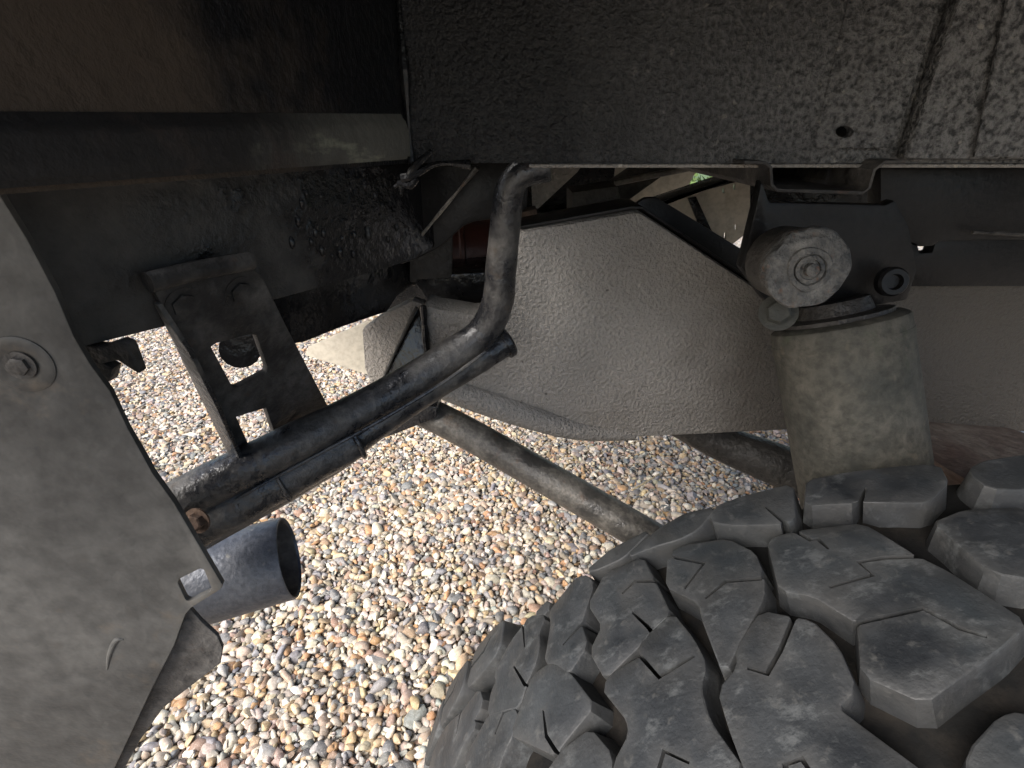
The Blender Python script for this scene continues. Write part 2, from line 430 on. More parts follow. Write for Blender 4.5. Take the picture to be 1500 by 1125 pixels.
# --- wheel arch sheet metal
WY = .42
CX = at(600, 240, WY).x; WZ = at(900, 239, WY).z                   # corner, lower edge
def vrect(x0, x1, z0, z1, y): return [Vector((x0, y, z0)), Vector((x1, y, z0)), Vector((x1, y, z1)), Vector((x0, y, z1))]
wp = yplane(WY)
hole = [onpl(1232 + 12 * math.cos(a), 193 + 9 * math.sin(a), wp) for a in np.linspace(0, 2 * math.pi, 14)[:-1]]
arch = link('arch_panel', finish(prism([[Vector((CX - .003, WY, WZ)), Vector((1.0, WY, WZ)), Vector((1.0, WY, 1.24)), Vector((CX - .003, WY, 1.24))], hole], Vector((0, .003, 0)), 0), 'arch_panel'),
            'wall', car, 'inner wheel arch panel coated in pebbled black underseal, dusty grey towards its seam')
e0, e1 = onpl(1297, 206, wp), onpl(1362, 0, wp)
sl = (e1 - e0) / (e1.z - e0.z)
def on_slant(z, dx=0): q = e0 + sl * (z - e0.z); return Vector((q.x + dx, WY, z))
block('arch_shadow_step', [on_slant(WZ + .003, .010), Vector((1.0, WY, WZ + .003)), Vector((1.0, WY, 1.239)), on_slant(1.239, .010)], (0, -.014, 0), 'wall', arch, .004)  # raised sheet shaped to leave a dark gap as the rib's shadow
s0, s1 = onpl(1396, 236, wp), onpl(1442, 0, wp); ss = (s1 - s0) / (s1.z - s0.z)
def on_seam(z): q = s0 + ss * (z - s0.z); return Vector((q.x, WY - .0165, z))
block('overlap_sheet', [on_seam(WZ + .005), Vector((1.0, WY - .0165, WZ + .005)), Vector((1.0, WY - .0165, 1.238)), on_seam(1.238)], (0, -.0025, 0), 'wall', arch, .001)
rb = [onpl(1190, 216, wp), onpl(1292, 216, wp), on_slant(e0.z), on_slant(1.239), on_slant(1.239, -.06), onpl(1206, 150, wp)]
hole2 = [Vector((h.x, WY, h.z)) for h in hole]
rib = prism([rb, hole2], Vector((0, -.010, 0)), 0)
for v in rib.verts:
    xr = on_slant(v.co.z).x; t = min(max(1 - (xr - v.co.x) / .055, 0), 1)
    if v.co.y < WY - .005: v.co.y = WY - .0006 - .011 * t
bmesh.ops.bevel(rib, geom=sharp_edges(rib, .9), offset=.0015, segments=2, affect='EDGES', clamp_overlap=True)
link('pressed_rib', finish(rib, 'pressed_rib'), 'wall', arch)
box('lower_flange', (CX + .09, WY - .004, WZ - .003), (1.0, WY + .03, WZ - .0005), 'seal_grey', arch, .001)
# seam sealer along the corner and the flange
rear = block('rear_arch_panel', [Vector((CX, WY - .0005, WZ)), Vector((CX - .10, -.02, WZ + .011)), Vector((CX - .10, -.02, 1.24)), Vector((CX, WY - .0005, 1.24))], (-.003, 0, 0), 'rear_wall', car, 0,
             'rear wall of the wheel arch, brown with dried mud, black beside the corner')
def rearpt(y, z, off=0): return Vector((CX - .10 * (WY - y) / (WY + .02) + off, y, z + .024 * (WY - y)))
bm = bmesh.new(); sec = []
for y in np.linspace(.412, .0, 9):
    kh = .42 + .58 * (y / .412); sec.append([bm.verts.new(rearpt(y, WZ + dz * kh, off)) for dz, off in ((.003, -.001), (.003, .005), (.020, .006), (.030, .003), (.034, -.001))])
for a_, b_ in zip(sec, sec[1:]):
    for i in range(5): bm.faces.new((a_[i], a_[(i + 1) % 5], b_[(i + 1) % 5], b_[i]))
bm.faces.new(sec[0]); bm.faces.new(sec[-1][::-1])
bmesh.ops.recalc_face_normals(bm, faces=bm.faces)
bmesh.ops.bevel(bm, geom=sharp_edges(bm, .3), offset=.002, segments=2, affect='EDGES', clamp_overlap=True)
link('ledge', finish(bm, 'ledge'), 'ledge', rear, 'dusty pressed ledge with pale scuffs')
tube('corner_seal', [(Vector((CX + .002, WY - .003, z)), .0028 + .0012 * math.sin(z * 90)) for z in np.linspace(WZ, 1.2, 14)], 'seal_black', arch, seg=8, per=3)
box('arch_roof', (-.20, -.02, 1.24), (1.0, WY + .01, 1.245), 'wall', car, .001)
box('tub_floor', (-.55, WY + .035, WZ + .002), (2.4, 1.75, WZ + .05), 'seal_dark', car, .004)
box('tub_side', (-.55, WY + .05, WZ + .06), (2.4, WY + .07, 1.55), 'body', car, .004)
# outer body side above and beside the wheel opening
op = [(-.62, 1.60), (-.62, .93), (-.50, .93), (-.42, 1.0), (-.30, 1.08), (.78, 1.08), (.98, .95), (1.10, .60), (2.4, .60), (2.4, 1.60)]
block('body_side', [Vector((x, -.075, z)) for x, z in op], (0, .012, 0), 'body', car, .004, 'painted outer body side with the wheel opening cut in it')

# --- glossy drips of underseal in the corner
for pts, r in (([(578, 274), (596, 262), (612, 240), (633, 220)], .0022), ([(588, 262), (606, 258), (640, 240), (690, 241)], .0028), ([(582, 268), (600, 272), (612, 262)], .003)):
    tube('seal_drip', [(at(x, y, WY - .012), r * random.uniform(.7, 1.3)) for x, y in pts], 'seal_black', arch, seg=8, per=5, jitter=.0015)

# --- cross beam at the rear of the arch
bA, bB = at(600, 370, .50), at(120, 510, .257)
bpl = vplane(bA, bB)
beam_px = [(-120, 262), (0, 255), (300, 240), (600, 236), (700, 236), (660, 350), (608, 381), (500, 415), (410, 440), (120, 512), (-120, 590)]
beam = plate('cross_beam', beam_px, bpl, .07, 'beam', car, bev=.005, label='boxed cross beam under the tub, black underseal with a dull dusty end', wobble=.0006)
tan = (bB - bA); tan.z = 0; tan.normalize()
# drip lumps on the beam
for i in range(26):
    x = random.uniform(420, 590); y = random.uniform(270, 400 - (x - 410) * .12)
    c = onpl(x, y, bpl); r = random.uniform(.0015, .0035)
    bm = bmesh.new(); bmesh.ops.create_icosphere(bm, subdivisions=2, radius=r); bmesh.ops.scale(bm, vec=(1, .7, 1.6), verts=bm.verts); bmesh.ops.translate(bm, vec=c, verts=bm.verts)
    link('seal_drip', finish(bm, 'seal_drip'), 'seal_black', beam)

# --- hanging bracket between the beam and the bar
q0 = (bA - bpl[1] * .012, bpl[1])
kpl = plane3(onpl(222, 418, q0), onpl(366, 388, q0), at(425, 640, .388))
outer = [(222, 418), (366, 388), (386, 408), (420, 478), (490, 612), (478, 640), (408, 652), (390, 598), (347, 611), (376, 676), (346, 676), (300, 580), (262, 500)]
win = [(310, 508), (318, 503), (368, 490), (376, 492), (392, 538), (391, 545), (350, 567), (341, 566)]
brk = plate('hanging_bracket', outer, kpl, .006, 'bracket', car, holes=[win], bev=.0014, label='dark steel drop bracket with a square window and two legs, bolted below the beam')
# rolled head, side flange, bolt heads
hd = [onpl(x, y, (kpl[0] - kpl[1] * .004, kpl[1])) for x, y in ((216, 414), (290, 396), (368, 382))]
tube('rolled_head', [(p, .0058) for p in hd], 'bracket', brk, seg=14)
fl = [onpl(x, y, (kpl[0] + kpl[1] * .002, kpl[1])) for x, y in ((232, 440), (262, 500), (300, 580), (346, 676))]
block('side_flange', [fl[0], fl[1], fl[2], fl[3], fl[3] - kpl[1] * .016, fl[2] - kpl[1] * .018, fl[1] - kpl[1] * .015, fl[0] - kpl[1] * .004], tan * .0035, 'bar', brk, .001)
for x, y in ((352, 428), (268, 446)):
    bolt('bolt', onpl(x, y, kpl) + kpl[1] * .0012, -kpl[1], .0075, 'bracket', brk, h=.0022)
# stub behind the window
tube('bump_rubber', [(onpl(352, 512, (kpl[0] + kpl[1] * .05, kpl[1])), .016), (onpl(352, 490, (kpl[0] + kpl[1] * .10, kpl[1])), .018), (onpl(348, 468, (kpl[0] + kpl[1] * .12, kpl[1])), .018)], 'seal_black', brk, seg=16)

# --- second, lower black member behind the beam
spl = vplane(at(600, 440, .60), at(410, 470, .43))
plate('chassis_member', [(380, 400), (560, 360), (612, 372), (660, 395), (650, 412), (604, 420), (583, 436), (568, 458), (500, 482), (448, 503), (396, 512)], spl, .08, 'seal_black', car, bev=.006, label='lower black chassis member behind the cross beam', wobble=.0015)
# kicked-up black web plate with its triangular gusset
gpl = yplane(.535)
web = plate('web_plate', [(585, 236), (775, 236), (772, 306), (722, 321), (694, 325), (678, 332), (662, 347), (648, 360), (634, 369), (608, 381), (585, 388)], gpl, .012, 'seal_smooth', car, bev=.003, label='black web plate with a curved lower edge')
ga, gb, gc = at(700, 243, .50), at(608, 356, .525), at(606, 243, .525)
block('gusset', [ga, gb, gc], (0, .008, 0), 'seal_smooth', web, .0012)
plate('hanger_plate', [(600, 360), (662, 335), (662, 409), (600, 414)], yplane(.60), .01, 'seal_dark', web, bev=.002)
tube('weld_bead', [(at(699, 246, .498), .0020), (at(660, 293, .508), .0016), (at(609, 355, .522), .0018)], 'rod', web, seg=8, jitter=.0012)

# --- chassis rail: deep pressed side, rises over the axle
RY = .50
rpl = yplane(RY)
rail_px = [(620, 446), (640, 452), (700, 462), (742, 436), (757, 345), (765, 339), (925, 311), (938, 311), (950, 318), (1118, 428), (1150, 455), (1310, 410), (1345, 392), (1560, 380), (1560, 640), (1500, 634), (1345, 626), (1160, 631), (1020, 638), (930, 642), (850, 637), (770, 616), (700, 590), (655, 568), (625, 545)]
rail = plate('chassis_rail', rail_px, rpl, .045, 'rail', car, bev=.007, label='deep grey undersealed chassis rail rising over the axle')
tops = [(762, 338), (925, 309), (940, 309), (1118, 426), (1150, 452)]
tv = [at(x, y, RY + .006) + Vector((0, 0, .0012)) for x, y in tops]
block('top_flange', tv + [p + Vector((0, 0, .003)) for p in tv[::-1]], (0, .06, 0), 'seal_smooth', rail, .001)
plate('back_flange', [(870, 322), (925, 303), (945, 290), (962, 289), (1010, 318), (1075, 358), (1112, 380), (1135, 440), (1110, 440), (1000, 380), (930, 345), (870, 340)], yplane(.565), .01, 'seal_smooth', rail, bev=.002)
roll = [(at(632, 562, RY + .002), .012), (at(700, 586, RY - .002), .014), (at(780, 612, RY - .001), .014), (at(850, 630, RY + .004), .012), (at(930, 634, RY + .01), .009)]
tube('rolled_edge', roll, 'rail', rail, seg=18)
# end of the rail: stiffener plates and ribs
plate('end_plate', [(530, 484), (560, 462), (604, 440), (622, 446), (628, 560), (545, 566), (534, 540)], yplane(.60), .02, 'seal_grey', rail, bev=.003)
block('stiffener', [at(612, 452, .585), at(640, 545, .52), at(556, 565, .585)], (.0, .006, 0), 'seal_black', rail, .001)
tube('weld_bead', [(at(620, 448, .497), .003), (at(624, 500, .496), .0034), (at(628, 545, .497), .003)], 'seal_black', rail, seg=8, jitter=.0015)
tube('weld_bead', [(at(610, 450, .583), .002), (at(582, 510, .583), .002), (at(558, 562, .583), .002)], 'seal_dark', rail, seg=8, jitter=.001)
# pale plate further under the car
plate('heat_shield', [(446, 520), (452, 508), (538, 470), (545, 470), (545, 552), (536, 548)], yplane(.80), .004, 'beige', car, bev=.001, label='pale flat shield plate under the vehicle')

# --- bent bar and the straight bar under it
up_bar = [(at(225, 757, .300), .0175), (at(320, 705, .325), .0175), (at(420, 655, .352), .0172), (at(520, 605, .385), .0165), (at(600, 560, .412), .016), (at(664, 520, .43), .0158),
          (at(706, 488, .438), .0148), (at(728, 446, .438), .0142), (at(734, 392, .436), .0134), (at(740, 330, .434), .0126), (at(746, 285, .432), .0122), (at(762, 256, .430), .0112), (at(805, 245, .430), .010)]
bar = tube('bent_bar', up_bar, 'bar', car, 'dusty black tubular bar bending up to the arch edge', seg=26, per=6, jitter=.0004)
lo_bar = [(at(240, 800, .300), .0185), (at(330, 751, .324), .0185), (at(420, 703, .352), .018), (at(505, 653, .384), .0175), (at(524, 640, .389), .0145), (at(620, 574, .418), .014), (at(700, 526, .440), .0135), (at(742, 500, .452), .0135)]
lob = tube('straight_bar', lo_bar, 'bar', car, 'straight black tube welded under the bent bar', seg=24, per=6, jitter=.0006)
ecx = (lo_bar[-1][0] - lo_bar[-2][0]).normalized()
lathe('end_cap', lo_bar[-1][0] - ecx * .004, ecx, [(0, .0135), (0, .0160), (.005, .0160), (.007, .0145), (.0085, .009), (.009, .0)], 'bar', lob, seg=28)
# sleeve clamped round both, with weld beads
slv = []
for (x, y, Y, r) in ((262, 764, .297, .029), (330, 728, .316, .0285), (400, 692, .336, .027), (470, 655, .357, .0262), (514, 632, .371, .0255)):
    slv.append((at(x, y, Y + .014), r))
sl_o = tube('sleeve', slv, 'bar', car, 'dusty sheet sleeve wrapping both bars at the flap end', seg=28, per=5, flat=.72, jitter=.001)
for i, (x, y, Y, r) in enumerate(((405, 690, .352, .0275), (514, 633, .386, .0262))):
    c = at(x, y, Y); d = (slv[-1][0] - slv[0][0]).normalized(); u = d.orthogonal().normalized(); v = d.cross(u)
    tube('weld_bead', [(c + (u * math.cos(a) + v * math.sin(a) * .74) * r, .0022) for a in np.linspace(0, 2 * math.pi, 18)], 'bar', sl_o, seg=8, per=3, jitter=.001)
tube('weld_bead', [(at(x, y, Y - .016), .0016) for x, y, Y in ((300, 757, .322), (380, 712, .342), (450, 674, .362), (560, 614, .394), (650, 560, .42), (712, 515, .436))], 'bar', bar, seg=8, per=6, jitter=.0009)
bolt('bolt', at(290, 762, .292), Vector((-.1, -1, .25)), .0065, 'rust', sl_o, 'rusty bolt head')

# --- mud flap plate
FY = .20
fpl = plane3(at(0, 285, FY + .004), at(325, 858, FY + .004), at(-60, 900, FY - .012))
flap_px = [(-420, 60), (-110, 60), (0, 285), (36, 350), (80, 430), (110, 494), (132, 535), (160, 575), (186, 627), (206, 662), (224, 692), (256, 736), (327, 856), (325, 862), (280, 890), (272, 900), (256, 945), (222, 1010), (168, 1125), (100, 1260), (-420, 1260)]
def rrect(cx, cy, hw, hh, ang, n=4, r=.35):
    out = []
    for q, (sx, sy) in enumerate(((1, 1), (-1, 1), (-1, -1), (1, -1))):
        for k in range(n):
            a = math.pi / 2 * (q + k / (n - 1)); rr = r * min(hw, hh)
            x = sx * (hw - rr) + rr * math.cos(a); y = sy * (hh - rr) + rr * math.sin(a)
            out.append((cx + x * math.cos(ang) - y * math.sin(ang), cy + x * math.sin(ang) + y * math.cos(ang)))
    return out
flap = plate('mud_flap', flap_px, fpl, .0035, 'flap', car, holes=[rrect(286, 857, 21, 18, -.45)], bev=.0009, label='dusty grey mud flap plate with a square hole and a round washer', wobble=.001)
bk = (fpl[0] + fpl[1] * .006, fpl[1])
plate('backing_plate', [(262, 890), (278, 892), (296, 912), (318, 932), (326, 950), (322, 972), (300, 990), (240, 1036), (205, 1085), (180, 1130), (120, 1260), (60, 1260), (150, 1100), (215, 990)], bk, .003, 'bracket', flap, bev=.001)
c = onpl(32, 534, fpl)
lathe('washer', c, -fpl[1], [(0, .0), (0, .0128), (.0003, .0128), (.0008, .0118), (.0008, .0080), (.0002, .0062), (.0002, 0)], 'flap', flap, seg=40)
bolt('bolt', c - fpl[1] * .0005, -fpl[1], .0042, 'bracket', flap, 'small dirty bolt head', h=.002)
tube('pressed_slot', [(onpl(x, y, fpl), r) for x, y, r in ((157, 980, .0006), (161, 957, .0014), (170, 938, .0016), (181, 936, .0006))], 'flap', flap, seg=10)
# torn tab brackets behind the flap, hung from the beam
tb = at(150, 520, .27)
tab = plate('tab_bracket', [(95, 505), (150, 508), (172, 500), (186, 505), (203, 548), (190, 540), (172, 528), (150, 533), (165, 540), (160, 560), (120, 552)], yplane(.262), .008, 'seal_dark', car, bev=.001, label='torn dark tab hanging behind the mud flap')

# --- exhaust tail pipe
ea, eb = at(205, 878, .325), at(424, 816, .362)
ax = (eb - ea).normalized(); L = (eb - ea).length; er = .0385
ex = lathe('exhaust_pipe', ea, ax, [(-.12, er), (0, er), (L * .5, er), (L - .002, er), (L, er - .0006), (L + .0004, er - .0016), (L - .002, er - .0024)], 'exhaust', car, 'blue grey exhaust tail pipe poking past the flap', seg=64)
lathe('bore', ea, ax, [(L - .002, er - .0023), (L * .5, er - .0026), (-.1, er - .003), (-.1, 0)], 'soot', ex, seg=64)

# --- shock absorber
ta, tb_ = at(1226, 474, .385), at(1278, 800, .322)
sa = (tb_ - ta).normalized(); SL = (tb_ - ta).length
sr = .0480
shock = lathe('shock_absorber', ta, sa, [(-.004, 0), (-.004, sr * .7), (-.003, sr * .9), (-.0005, sr * .985), (.0015, sr), (.05, sr * 1.0), (.10, sr * .995), (.16, sr * .99), (SL, sr * .985), (SL + .0005, sr * .94), (SL - .05, sr * .93)], 'shock', car, 'tan dusty shock absorber dust tube in front of the rail', seg=64)
lathe('crimp_band', ta, sa, [(.010, sr * .99), (.010, sr * 1.008), (.0115, sr * 1.014), (.0145, sr * 1.014), (.016, sr * 1.008), (.016, sr * .99)], 'shock', shock, seg=64)
lathe('top_cap', ta, sa, [(-.003, 0), (-.003, sr * .80), (-.0065, sr * .80), (-.008, sr * .55), (-.018, sr * .5), (-.018, 0)][::-1], 'seal_dark', shock, seg=40)
lathe('lower_rod', ta + sa * (SL - .02), sa, [(0, .02), (.22, .02), (.22, 0)], 'rod', shock, seg=24)
dc = at(1183, 394, .318); dn = Vector((-.12, -1, .12)).normalized()
eye = lathe('upper_eye', dc + (-dn) * .06, dn, [(0, .0), (0, .019), (.015, .024), (.045, .024), (.05, .02), (.05, 0)], 'seal_dark', shock, seg=32)
wr = .0250
wb = lathe_bm(dc, dn, [(-.006, 0), (-.006, wr), (0, wr * 1.0), (.0014, wr * .96), (.0016, wr * .55), (.0030, wr * .52), (.0034, wr * .40), (.0018, wr * .37), (.0016, 0)], 48)
for v in wb.verts: 
    d = v.co - dc; v.co += d * mnoise.noise(v.co * 90) * .10
link('cup_washer', finish(wb, 'cup_washer', angle=50), 'washer', shock, 'chipped grey cup washer')
lathe('stud', dc + dn * .001, dn, [(0, .0085), (.003, .0085), (.0034, .0062), (.002, .0058), (.002, .004), (.007, .0038), (.0075, .003), (.0075, 0)], 'washer', shock, seg=24)
bolt('bolt', at(1140, 458, .345), Vector((-.5, -1, .4)), .0085, 'shock', shock, 'worn bolt head', h=.010)
# bracket above the shock
mb = plate('shock_bracket', [(1108, 300), (1116, 262), (1128, 296), (1300, 300), (1312, 292), (1332, 330), (1345, 395), (1330, 440), (1160, 470), (1120, 440), (1085, 392)], yplane(.395), .012, 'seal_smooth', car, bev=.003, label='dark plate bracket above the shock absorber')
lathe('bush_eye', at(1302, 412, .385), Vector((-.1, -1, .2)), [(0, 0), (0, .011), (.006, .011), (.008, .0095), (.008, .006), (.004, .005), (.004, 0)], 'seal_smooth', mb, seg=28)
# hat section running inboard over the bracket
hat = [(1090, 240), (1120, 241), (1127, 246), (1129, 272), (1138, 281), (1264, 285), (1276, 276), (1283, 250), (1296, 240), (1326, 239)]
hv = [at(x, y, .398) for x, y in hat]
inn = []
for i, p in enumerate(hv):
    a = hv[max(i - 1, 0)]; b = hv[min(i + 1, len(hv) - 1)]; t = (b - a); n = Vector((-t.z, 0, t.x)).normalized(); inn.append(p + n * .0022)
hat_o = block('hat_section', hv + inn[::-1], (0, .30, 0), 'bracket', car, .0004, 'bent sheet hat channel hanging under the arch edge')
# far end dark closing plate of channel
plate('closing_plate', [(1100, 236), (1330, 236), (1330, 310), (1100, 310)], yplane(.71), .003, 'seal_black', hat_o, bev=0)
# dark body outrigger with its ledge and the slot of daylight
og = plate('outrigger', [(1290, 246), (1560, 244), (1560, 352), (1440, 352), (1376, 354), (1368, 361), (1347, 362), (1338, 356), (1290, 360)], yplane(.46), .02, 'seal_smooth', car, bev=.003, label='black outrigger with a thin ledge beside the hat channel')
plate('lower_web', [(1290, 345), (1345, 358), (1348, 371), (1366, 370), (1372, 350), (1560, 346), (1560, 420), (1290, 420)], yplane(.483), .014, 'seal_smooth', og, bev=.002)
tube('ledge', [(at(1424, 340, .452), .0016), (at(1500, 344, .450), .0018), (at(1560, 346, .45), .0018)], 'bracket', og, seg=8)

# --- spring seat beside the shock
lathe('spring_seat', at(1470, 700, .43), Vector((.08, .0, 1)), [(-.06, .0), (-.06, .085), (.012, .085), (.018, .092), (.0215, .092), (.0225, .084), (.0225, 0)], 'spring_seat', car, 'brown rusty spring seat behind the tyre')
# --- links under the rail
lk = tube('trailing_link', [(at(596, 590, .56), .0195), (at(680, 632, .53), .0195), (at(800, 700, .485), .0195), (at(930, 775, .440), .0195), (at(1060, 850, .41), .0195)], 'rod', car, 'grey steel link rod running down behind the tyre', seg=28)
plate('link_bracket', [(548, 612), (600, 592), (640, 596), (640, 612), (590, 632), (552, 646)], yplane(.52), .05, 'bar', lk, bev=.002)
tube('lower_arm', [(at(980, 610, .64), .022), (at(1060, 650, .62), .026), (at(1160, 690, .58), .030), (at(1300, 760, .55), .03)], 'seal_dark', car, 'dark lower arm under the rail', seg=24)
tube('axle_tube', [(Vector((.303, .40, .386)), .045), (Vector((.303, .45, .386)), .045), (Vector((.303, .50, .386)), .045)], 'seal_dark', car, seg=24)

# --- things up behind the rail
plate('diagonal_stay', [(778, 262), (812, 243), (852, 243), (846, 252), (788, 306), (780, 304)], yplane(.62), .006, 'seal_grey', car, bev=.001, label='short grey diagonal stay under the floor')
block('pipe_clip', [at(758, 312, .56), at(786, 306, .56), at(790, 326, .56), at(760, 336, .56)], (0, .03, 0), 'rust', car, .002, 'small rusty clip on top of the rail')
block('rail_box', [at(838, 282, .63), at(905, 272, .63), at(915, 330, .63), at(838, 330, .63)], (0, .07, 0), 'seal_dark', car, .003, 'small grey box above the rail')
plate('floor_rib', [(880, 278), (930, 244), (990, 244), (905, 305), (880, 310)], yplane(.78), .03, 'bracket', car, bev=.002, label='slanting floor rib')
tube('floor_pipe', [(at(900, 268, .70), .004), (at(960, 256, .70), .004), (at(1010, 246, .70), .004)], 'rod', car, 'thin pale pipe under the floor', seg=10)
block('floor_member', [at(860, 330, .74), at(1120, 244, .74), at(1120, 256, .74), at(985, 292, .74), at(860, 345, .74)], (0, .05, 0), 'seal_black', car, .002, 'black floor member crossing above the rail')
def slit(cx, cy, w_, h_): return [(cx - w_, cy - h_), (cx + w_, cy - h_), (cx + w_, cy + h_), (cx - w_, cy + h_)]
plate('tank_guard', [(930, 306), (1126, 246), (1126, 316), (1068, 362), (1050, 372), (930, 340)], yplane(.86), .006, 'beige', car,
      holes=[slit(1060, 279, 1.2, 4), slit(1076, 274, 1.2, 4), slit(1062, 345, 1.2, 4), slit(1078, 333, 1.2, 4)], bev=.0006, label='pale beige guard plate with small slits under the floor')
plate('guard_strap', [(1008, 290), (1020, 288), (1046, 345), (1052, 362), (1030, 345)], yplane(.85), .006, 'seal_black', car, bev=.0008, label='black strap in front of the beige guard plate')
plate('silencer_shield', [(780, 232), (1030, 232), (1000, 288), (900, 318), (780, 330)], yplane(1.12), .006, 'beige', car, bev=.001, label='dull cream shield plate far under the floor')
block('dark_filler', [at(520, 330, .95), at(900, 300, .95), at(880, 470, .95), at(560, 470, .95)], (0, .35, 0), 'seal_black', car, .02, 'black box added to keep the gap under the floor dark')  # added occluder, hides the bright ground behind the beam
box('floor_baffle', (-.45, 1.02, .80), (.19, 1.05, WZ), 'seal_black', car, .004, 'dark baffle under the floor')
lathe('air_drum', at(640, 372, .72), Vector((1, .15, .02)), [(-.02, 0), (-.02, .042), (.03, .045), (.032, .048), (.036, .048), (.038, .045), (.12, .045), (.13, .03), (.13, 0)], 'drum', car, 'red brown cylinder seen behind the bent bar', seg=40)
block('rail_shelf', [at(600, 405, .60), at(720, 398, .60), at(722, 470, .60), at(632, 450, .60)], (0, .14, 0), 'seal_black', car, .004)

# ------------------------------------------------------------------ wheel: tyre with separate tread blocks, rim
TX, TR, TI = .303, .385, .253
TZ = H - .174 - TR
def tyre_sv(px, py):
    d = ray(px, py); ou, oz, ov = -TX, H - TZ, -TI
    A = d.x ** 2 + d.z ** 2; B = 2 * (ou * d.x + oz * d.z); D = B * B - 4 * A * (ou * ou + oz * oz - TR * TR)
    t = (-B - math.sqrt(max(D, 0))) / (2 * A)
    return (TR * math.atan2(ou + t * d.x, oz + t * d.z), ov + t * d.y)
def crown(v):                                     # how far the surface falls away at the shoulders
    e = max(v + .002, 0, -.246 - v); return 5 * e * e
def tyre_pt(s, v, h):
    r = TR + h - crown(v); a = s / TR
    return Vector((TX + r * math.sin(a), TI + v, TZ + r * math.cos(a)))
wheel = bpy.data.objects.new('tyre_anchor', None); bpy.data.objects.remove(wheel)
prof = []
for v, r in ((.0, .366), (.006, .356), (.022, .33), (.030, .30), (.026, .26), (.008, .222), (-.012, .212)): prof.append((v, r))
prof = [(-.25 - v, r) for v, r in prof[::-1]] + [(-.24, .3685), (-.125, .3690), (-.01, .3685)] + prof
tyre = lathe('tyre', Vector((TX, TI, TZ)), Vector((0, 1, 0)), prof, 'groove', car, 'worn off-road tyre with chunky interlocking tread blocks', seg=160)
DEPTH = .0150
def poly_area(P): return .5 * sum(P[i][0] * P[(i + 1) % len(P)][1] - P[(i + 1) % len(P)][0] * P[i][1] for i in range(len(P)))
def cut_sipe(P, path, wd=.0012):
    """open a narrow slit in outline P along path (starts on or near the outline)"""
    best = None; p0 = Vector(path[0])
    for i in range(len(P)):
        a, b = Vector(P[i][:2]), Vector(P[(i + 1) % len(P)][:2]); ab = b - a
        t = min(max((p0 - a).dot(ab) / max(ab.length_squared, 1e-12), .04), .96); q = a + ab * t; d = (q - p0).length
        if best is None or d < best[0]: best = (d, i, q)
    _, i, q = best; pts = [q] + [Vector(x) for x in path[1:]]
    left, right = [], []
    for k, p in enumerate(pts):
        t = (pts[min(k + 1, len(pts) - 1)] - pts[max(k - 1, 0)]).normalized(); n = Vector((-t.y, t.x))
        wdk = wd if k < len(pts) - 1 else wd * .5
        left.append((p + n * wdk)); right.append((p - n * wdk))
    ab = Vector(P[(i + 1) % len(P)][:2]) - Vector(P[i][:2])
    if (left[0] - right[0]).dot(ab) > 0: left, right = right, left
    ins = [(*x, 1) for x in left] + [(*x, 1) for x in right[::-1]]
    return P[:i + 1] + ins + P[i + 1:]
def inside(x, y, P):
    r = False
    for i in range(len(P)):
        (x1, y1), (x2, y2) = P[i], P[i - 1]
        if (y1 > y) != (y2 > y) and x < (x2 - x1) * (y - y1) / (y2 - y1) + x1: r = not r
    return r
def dist_poly(x, y, P):
    if inside(x, y, P): return -1
    m = 9
    for i in range(len(P)):
        a, b = Vector(P[i - 1]), Vector(P[i]); ab = b - a; t = min(max((Vector((x, y)) - a).dot(ab) / ab.length_squared, 0), 1); m = min(m, (a + ab * t - Vector((x, y))).length)
    return m
def dist_in(x, y, P):
    if not inside(x, y, P): return -1
    m = 9
    for i in range(len(P)):
        ax_, ay_ = P[i - 1]; bx_, by_ = P[i]; dx, dy = bx_ - ax_, by_ - ay_
        t = min(max(((x - ax_) * dx + (y - ay_) * dy) / max(dx * dx + dy * dy, 1e-12), 0), 1); m = min(m, math.hypot(ax_ + dx * t - x, ay_ + dy * t - y))
    return m
